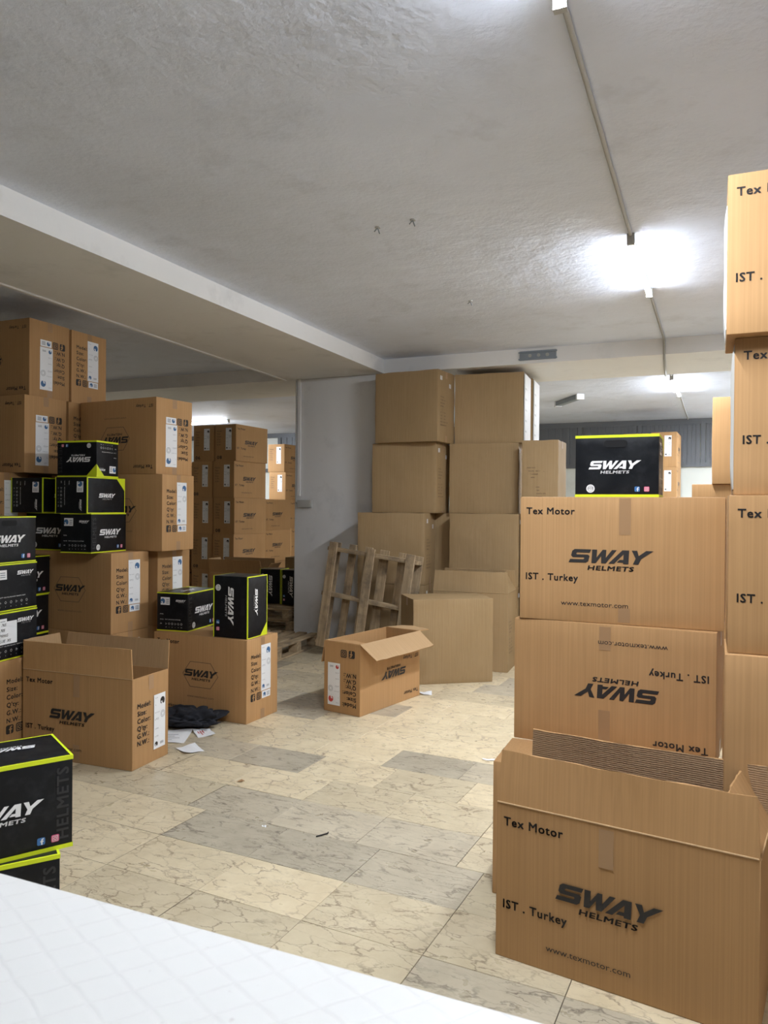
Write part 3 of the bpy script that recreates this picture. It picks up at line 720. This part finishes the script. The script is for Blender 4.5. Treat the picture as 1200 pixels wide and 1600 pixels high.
helmet_box('front black box of the lowest pair on the hexagon-logo carton, white round stamp', 'k', -4.365, 4.48, 1.213, 97, {'-X': 'info', '-Y': 'mainL'})
helmet_box('rear black box of the lowest pair, its logo cut off by the box in front', 'K', -4.80, 4.575, 1.213, 3, {'-Y': 'mainL'})
def lying(label, x, y, z, rz):
    # box rolled onto its main face so that the lid looks to the front
    rotm = Matrix.Rotation(R(rz), 4, 'Z') @ Matrix.Rotation(R(90), 4, 'X')
    d = DIM['k']; off = rotm @ Vector((0, 0, d[2] / 2))
    e = helmet_box(label, 'k', x - off.x, y - off.y, z + d[1] / 2, 0, {'+Z': 'lid', '-X': 'info'})
    e.rotation_euler = rotm.to_euler(); return e
lying('black box with yellow corner and lid logo, middle of the three-high pile', -4.39, 4.47, 1.508, 94)
lying('black box standing left of the yellow-cornered one in the middle row', -4.885, 4.50, 1.508, 97)
e = helmet_box('topmost upside-down black box with a yellow triangle on its near corner', 'S', -4.42, 4.47, 1.78, 0, {'+Y': 'mainR', '+X': 'info'})
e.rotation_euler = (Matrix.Rotation(R(186), 4, 'Z') @ Matrix.Rotation(R(180), 4, 'Y')).to_euler(); e.location.z = 1.78 + DIM['S'][2]
# two on the floor carton
helmet_box('black box lying flat on the floor carton, left of the upright one', 'K', -3.84, 4.947, .606, 96.8, {'-X': 'info', '-Y': 'mainL', '+Z': 'lidplain'})
e = helmet_box('black box standing on end beside the flat one on the floor carton', 'K', 0, 0, 0, 0, {'-Y': 'main', '+Z': 'lidplain'})
rm_ = Matrix.Rotation(R(1.0), 4, 'Z') @ Matrix.Rotation(R(90), 4, 'Y')
off = rm_ @ Vector((0, 0, .147)); e.rotation_euler = rm_.to_euler(); e.location = (-3.236 - off.x, 4.789 - off.y, .606 + .2265)
# near left
gn = [('upper near-left black box with bright yellow edging at the photo edge', .546, -1.958, 1.637, 239.8), ('second near-left black box, turned slightly under the upper one', .273, -1.955, 1.600, 234), ('lowest near-left black box, on the floor behind the white table', 0, -1.96, 1.61, 239)]
for lb, z, x, y, rz in gn: helmet_box(lb, 'S', x, y, z, rz, {'+Y': 'mainR', '+Z': 'lidplain', '-X': 'info'})

# ------------------------------------------------------------------ middle stack (unmarked cartons)
def small_marks(e, T, face, dims, rows=True):
    W, D, H = dims; w = D if 'X' in face else W; p = Print()
    for k, s_ in enumerate(('ITEM NO:', 'COLOR:  NO.1   12', 'SIZE: LARGE', 'REMARK:', '', 'QTY:   8   PCS', 'N.W.:      KGS', 'G.W.:      KGS', 'MEAS: 75X45X76 CM', 'MADE IN CHINA')):
        if s_: p.text('ink2', s_, .14 * w, H * .62 - k * .033, .013, min(1.1, .7 * w / (.0105 * max(9, len(s_)))) , True)
    p.emit('printed_lettering', face, dims, 0, e, key=('marks', T)); e.children[-1]['kind'] = 'stuff'
def plain(label, x, y, z, rz, seed=0, dims=None, group=None, marks='+X', tabs=True):
    e = carton(label, 'P', x, y, z, rz, prints=False, body='plain', dent=.006, seed=seed % 4, dims=dims, group=group)
    d = dims or DIM['P']
    if marks: small_marks(e, 'P' if not dims else 'q', marks, d)
    if tabs and marks == '+X':
        p = Print(); W, D, H = d
        for u, v in ((.10, .86), (.62, .78)): p.rect('paper', u * D, v * H, .022, .045); p.rect('paper', u * D + .03, v * H, .022, .045)
        p.emit('paper_tab', '+X', d, 0, e, key='tabs', off=.006)
    return e
pz = [0, .757, 1.514, 2.271]
plain('floor-level unmarked carton behind the leaning pallet', -3.165, 7.659, pz[0], 5.8, 1)
plain('second-level unmarked carton above the leaning pallet', -3.165, 7.659, pz[1], 5.8, 2)
plain('floor-level unmarked carton in the row behind the leaning pallet', -3.00, 8.17, pz[0], 5, 3)
plain('second-level unmarked carton in the row behind, its end beside the front one', -3.01, 8.16, pz[1], 5, 0)
plain('third-level unmarked carton, left column, below the topmost left one', -3.09, 7.874, pz[2], .1, 3)
e = plain('topmost left unmarked carton of the middle stack, touching the beam', -3.022, 7.80, pz[3], -4.6, 0)
e = plain('floor-level unmarked carton of the right column, hidden by the damaged ones', -2.225, 7.93, pz[0], 0, 1)
plain('second-level unmarked carton of the right column in the middle stack', -2.225, 7.98, pz[1], 0, 2)
plain('third-level unmarked carton of the right column in the middle stack', -2.31, 8.17, pz[2], 7, 1)
e5 = plain('topmost right unmarked carton of the middle stack, its side covered by white sheets', -2.262, 8.213, pz[3], 4, 2, marks=None)
for k in range(3): plain('carton hidden in the rear row of the right column', -2.38, 8.70, pz[k], 8, k, group='cartons hidden in the rear row', marks=None)
e6 = plain('topmost rear carton behind the white-sided one in the middle stack', -2.262, 8.668, pz[3], 4, 3, marks=None)
for e in (e5, e6):
    d = DIM['P']; W, D, H = d
    mb = MB().box((W/2 + .006, -D/2 + .02, .0), (W/2 + .016, D/2 - .03, H - .02)); o = obj('white_sheet', mb.mesh('white_sheet', 'whitepaint'), e); o['label'] = 'white sheet with faint print covering the side'
    p = Print()
    for k in range(5): p.text('inkg', 'FRAGILE', .06 * D, H * (.15 + .15 * k), .02, 1)
    p.emit('sheet_print', '+X', d, 0, o, key='fr', off=.0185)
for k in range(2): plain('carton hidden under the narrow printed carton of the middle stack', -1.64, 8.0, pz[k], 0, k, dims=(.37, .45, .756), group='narrow cartons hidden below', marks=None)
plain('narrow carton with small black print at the right end of the middle stack', -1.64, 8.0, pz[2], 0, 1, dims=(.37, .45, .756), marks='-Y')
# damaged floor cartons
e = plain('battered unmarked carton standing on the floor right of the small open carton', -2.262, 6.681, 0, 36, 2, marks=None)
open_carton('tall unmarked carton with its flaps half raised, behind the battered one', 'P', -2.181, 7.33, 0, 3.2, {'-Y': -3, '+Y': -12, '+X': -28, '-X': -35}, long=None, side=None, body='plain', inner='plain', flap_len=.20, dims=(.746, .42, .756))
c3 = bpy.data.objects['open_carton.002']; small_marks(c3, 'P3', '+X', (.746, .42, .756))
# small open carton in the middle
open_carton('small open carton with upside-down lettering and one flap folded out, centre floor', 'A', -2.504, 5.596, 0, 78.5, {'-Y': 128, '+Y': 168, '+X': 92, '-X': -97}, rot=180, side=None, flap_len=.178)
c1 = bpy.data.objects['open_carton.003']
W, D, H = DIM['A']; p = Print()
for i, n in enumerate(['Model:', 'Size:', 'Color:', "Q'ty:", 'G.W.:', 'N.W.:']):
    p = Print(); p.text('ink', n, .10 * D, (.80 - .083 * i) * H + .02, .032, 1, True); p.emit('printed_lettering', '-X', DIM['A'], 180, c1)
for fn, xx in (('fbook', .14), ('camera', .36)):
    p = Print(); getattr(p, fn)('ink', 'kraft', xx * D, .10 * H, .058); p.emit('printed_badge', '-X', DIM['A'], 180, c1)
if True: sticker(c1, '-X', DIM['A'], 180, .54 * D, .30 * H, .12, .60 * H, 'red')

# ------------------------------------------------------------------ pallets
def pallet(label, M4, n_top=5, W=1.0, L=1.2, rnd=3, stringer=False):
    """length along local X, boards on top (+Z)"""
    e = thing('wooden_pallet', label, 'pallet', (0, 0, 0)); e.matrix_world = M4; rg = random.Random(rnd)
    def board(name, lo, hi, m):
        me = bevel_mesh(MB().box(lo, hi).mesh(name, m), .003, 1)
        return obj(name, me, e)
    bw = .095
    for k in range(n_top):
        y = -W/2 + k * (W - bw) / (n_top - 1); j = rg.uniform(-.012, .012)
        board('deck_board', (-L/2, y + j * (0 < k < n_top - 1), .122), (L/2 + rg.uniform(-.006, .006), y + bw, .144), 'woodx')
    if stringer:
        for x in (-L/2 + .02, -.02, L/2 - .09): board('stringer', (x, -W/2, .0225), (x + .042, W/2, .1215), 'woody')
        for k in range(3):
            y = -W/2 + .03 + k * (W - .16) / 2; board('bottom_board', (-L/2 - .01, y, 0), (L/2 + rg.uniform(-.01, .02), y + .10, .022), 'woodx')
        return e
    for x in (-L/2, -.05, L/2 - .10):
        board('cross_board', (x, -W/2, .100), (x + .10, W/2, .1215), 'woody')
    for k in range(3):
        y = -W/2 + k * (W - .10) / 2
        board('bottom_board', (-L/2, y, 0), (L/2, y + .10, .022), 'woodx')
        for x in (-L/2, -.05, L/2 - .10): board('block', (x, y, .0225), (x + .10, y + .10, .0995), 'woody')
    return e
# leaning: local X -> up, local Z -> away from camera
Ml = Matrix.Translation((-3.30, 7.10, .60)) @ Matrix.Rotation(R(-7), 4, 'Z') @ Matrix.Rotation(R(-4.5), 4, 'X') @ Matrix.Rotation(R(6), 4, 'Y') @ Matrix(((0, 1, 0, 0), (0, 0, 1, 0), (1, 0, 0, 0), (0, 0, 0, 1)))
lean = pallet('weathered wooden pallet leaning upright in front of the middle carton stack', Ml, 6, 1.10, 1.10, 5, stringer=True)
pallet('wooden pallet lying flat on the floor left of the pillar foot', Matrix.Translation((-4.56, 7.08, 0)) @ Matrix.Rotation(R(94), 4, 'Z') @ Matrix.Rotation(0, 4, 'X'), 7, 1.0, 1.0, 8)
pallet('lower of two stacked wooden pallets behind the black boxes, beside the pillar', Matrix.Translation((-5.42, 8.7, 0)) @ Matrix.Rotation(R(2), 4, 'Z'), 5, .95, 1.2, 9)
pallet('upper of two stacked wooden pallets behind the black boxes, beside the pillar', Matrix.Translation((-5.42, 8.7, .146)) @ Matrix.Rotation(R(-2), 4, 'Z'), 5, .95, 1.2, 10)

# ------------------------------------------------------------------ far left room
gf = 'cartons stacked in the far left room'
def far(label, x, y, rows, rz=88, bigs=None, group=None, dx=None):
    for r in range(rows):
        b_ = (bigs or {}).get(r)
        ord_ = ['lowest', 'second from the floor', 'third from the floor', 'fourth from the floor', 'top'][r if rows == 5 or r < rows - 1 else 4]
        xx = x + ((dx or {}).get(r, 0))
        e = carton('%s carton, %s' % (ord_, label), 'F', xx, y, .567 * r, rz, side='-X', group=None, big=b_, tape=False)
far('right column of the far stack seen left of the pillar', -6.93, 10.26, 5, 88, {4: '08', 2: '08', 1: '08'}, dx={0: -.02, 1: -.03, 2: -.02, 3: -.03})
far('left column of the far stack seen left of the pillar', -7.345, 10.27, 5, 88, {4: '06', 3: '08', 1: '08'}, dx={0: -.02, 1: -.03, 2: -.02, 3: -.03})
far('outermost left column of the far stack', -7.90, 10.35, 4, 88)
far('brighter far column just left of the pillar', -8.10, 13.75, 5, 87, {2: '08', 1: '08'}, dx={4: -.05, 3: -.02, 2: .09, 1: .12, 0: .15})
far('low column beside the brighter far column', -7.62, 12.2, 3, 88)
far('back wall column behind the lone black box', -.75, 13.62, 5, 88)
far('left column of the pair at the back wall', -1.20, 13.75, 5, 88)
plain('brown carton on the floor just left of the pillar edge', -5.36, 9.62, 0, 0, 1, dims=(.5, .42, .85), marks=None)
open_carton('half-open carton with raised flaps beyond the stacked pallets', 'X', -6.34, 9.42, 0, 5, {'-Y': 15, '+Y': 5, '+X': 40, '-X': 10}, long=None, side=None)
e = helmet_box('black box standing on end on the stacked pallets by the pillar', 'K', 0, 0, 0, 0, {'-Y': 'main', '+Z': 'lidplain'})
rm_ = Matrix.Rotation(R(8), 4, 'Z') @ Matrix.Rotation(R(90), 4, 'Y'); off = rm_ @ Vector((0, 0, .147)); e.rotation_euler = rm_.to_euler(); e.location = (-5.38 - off.x, 8.75 - off.y, .292 + .2265)
e = helmet_box('dark box on its end right beside the pillar, on the stacked pallets', 'K', 0, 0, 0, 0, {'-Y': 'main'})
rm_ = Matrix.Rotation(R(-4), 4, 'Z') @ Matrix.Rotation(R(90), 4, 'Y'); off = rm_ @ Vector((0, 0, .147)); e.rotation_euler = rm_.to_euler(); e.location = (-5.02 - off.x, 8.72 - off.y, .292 + .2265)

# ------------------------------------------------------------------ table
e = thing('white_table', 'white quilted table top in the near foreground', 'table', (-.4, .42, 0))
Lx0, Lx1, Ly0, Ly1 = -1.6, 1.5, -.5, .50
obj('table_top', bevel_mesh(MB().box((Lx0, Ly0, .915), (Lx1, Ly1, .950)).mesh('table_top', 'bench'), .006, 3), e)
obj('apron', MB().box((Lx0 + .06, Ly0 + .06, .84), (Lx1 - .06, Ly1 - .06, .914)).mesh('apron', 'whitepaint'), e)
for x in (Lx0 + .08, Lx1 - .14):
    for y in (Ly0 + .08, Ly1 - .14): obj('leg', bevel_mesh(MB().box((x, y, 0), (x + .06, y + .06, .839)).mesh('leg', 'whitepaint'), .004), e)

# ------------------------------------------------------------------ floor litter
# crumpled garment
bm = bmesh.new(); bmesh.ops.create_icosphere(bm, subdivisions=5, radius=1)
for v in bm.verts:
    p0 = v.co.copy(); n = noise.noise(p0 * 1.6 + Vector((3, 1, 0))) * .45 + abs(noise.noise(p0 * 2.6)) * .5 + abs(noise.noise(p0 * 5)) * .10
    s_ = .72 + n
    v.co = Vector((p0.x * .27 * s_, p0.y * .15 * s_, max(0, (p0.z * .5 + .42)) * .16 * (.55 + n)))
bmesh.ops.smooth_vert(bm, verts=bm.verts, factor=.3)
for f in bm.faces: f.smooth = True
me = bpy.data.meshes.new('garment'); bm.to_mesh(me); bm.free(); me.materials.append(M['cloth'])
o = obj('crumpled_garment', me, None, (-3.44, 4.44, .003), (0, 0, R(12))); o['label'] = 'crumpled black garment dropped on the floor between two cartons'; o['category'] = 'clothing'
def sheet(label, x, y, w, h, rz, lines=4, curl=.012, m='paper', name='paper_sheet', cat='paper'):
    vs = []; n = 8
    for j in range(n + 1):
        for i in range(n + 1):
            u, v = i / n - .5, j / n - .5; vs.append((u * w, v * h, .002 + curl * (abs(u + v) ** 2) * 1.2 + .002 * math.sin(9 * u)))
    fs = [(j * (n + 1) + i, j * (n + 1) + i + 1, (j + 1) * (n + 1) + i + 1, (j + 1) * (n + 1) + i) for j in range(n) for i in range(n)]
    e = thing(name, label, cat, (x, y, 0), rz); o = obj('sheet', mesh('sheet', vs, fs, m), e)
    if lines:
        mb = MB()
        for k in range(lines): mb.box((-w * .3, -h * .3 + k * h * .14, .0045), (w * (.05 + .2 * (k % 2)), -h * .3 + k * h * .14 + .006, .0048))
        obj('sheet_print', mb.mesh('sheet_print', 'redink' if lines == 3 else 'inkg'), e)
sheet('white printed sheet partly under the black garment', -3.36, 4.18, .21, .29, 25)
sheet('second white sheet with red print, right of the first beside the garment', -3.22, 4.33, .18, .12, -40, 3)
sheet('small white paper scrap near the corner of the left open carton', -3.08, 4.0, .13, .16, 60, 0)
sheet('small white scrap sticking out beside the centre open carton', -2.22, 6.04, .10, .10, 20, 0)
sheet('white bit of paper on the floor, centre', -2.01, 3.19, .022, .014, 10, 0, .004)
sheet('flat pale scrap on the floor near the right cartons', -1.27, 4.62, .09, .03, 10, 0, .002)
o = obj('plastic_strip', MB().tube((0, 0, .004), (.035, .05, .006), .0035, 6).tube((.035, .05, .006), (.03, .065, .005), .003, 6).mesh('plastic_strip', 'ink'), None, (-1.72, 3.19, 0)); o['label'] = 'tiny black strip lying on the grey tiles'; o['category'] = 'litter'
o = obj('dry_leaf', mesh('dry_leaf', [(0, 0, .003), (.03, .012, .012), (.05, .0, .004), (.03, -.014, .009)], [(0, 1, 2), (0, 2, 3)], 'leaf'), None, (-2.48, 3.64, 0), (0, 0, .6)); o['label'] = 'tiny dry brown leaf on the floor beside the left open carton'; o['category'] = 'litter'
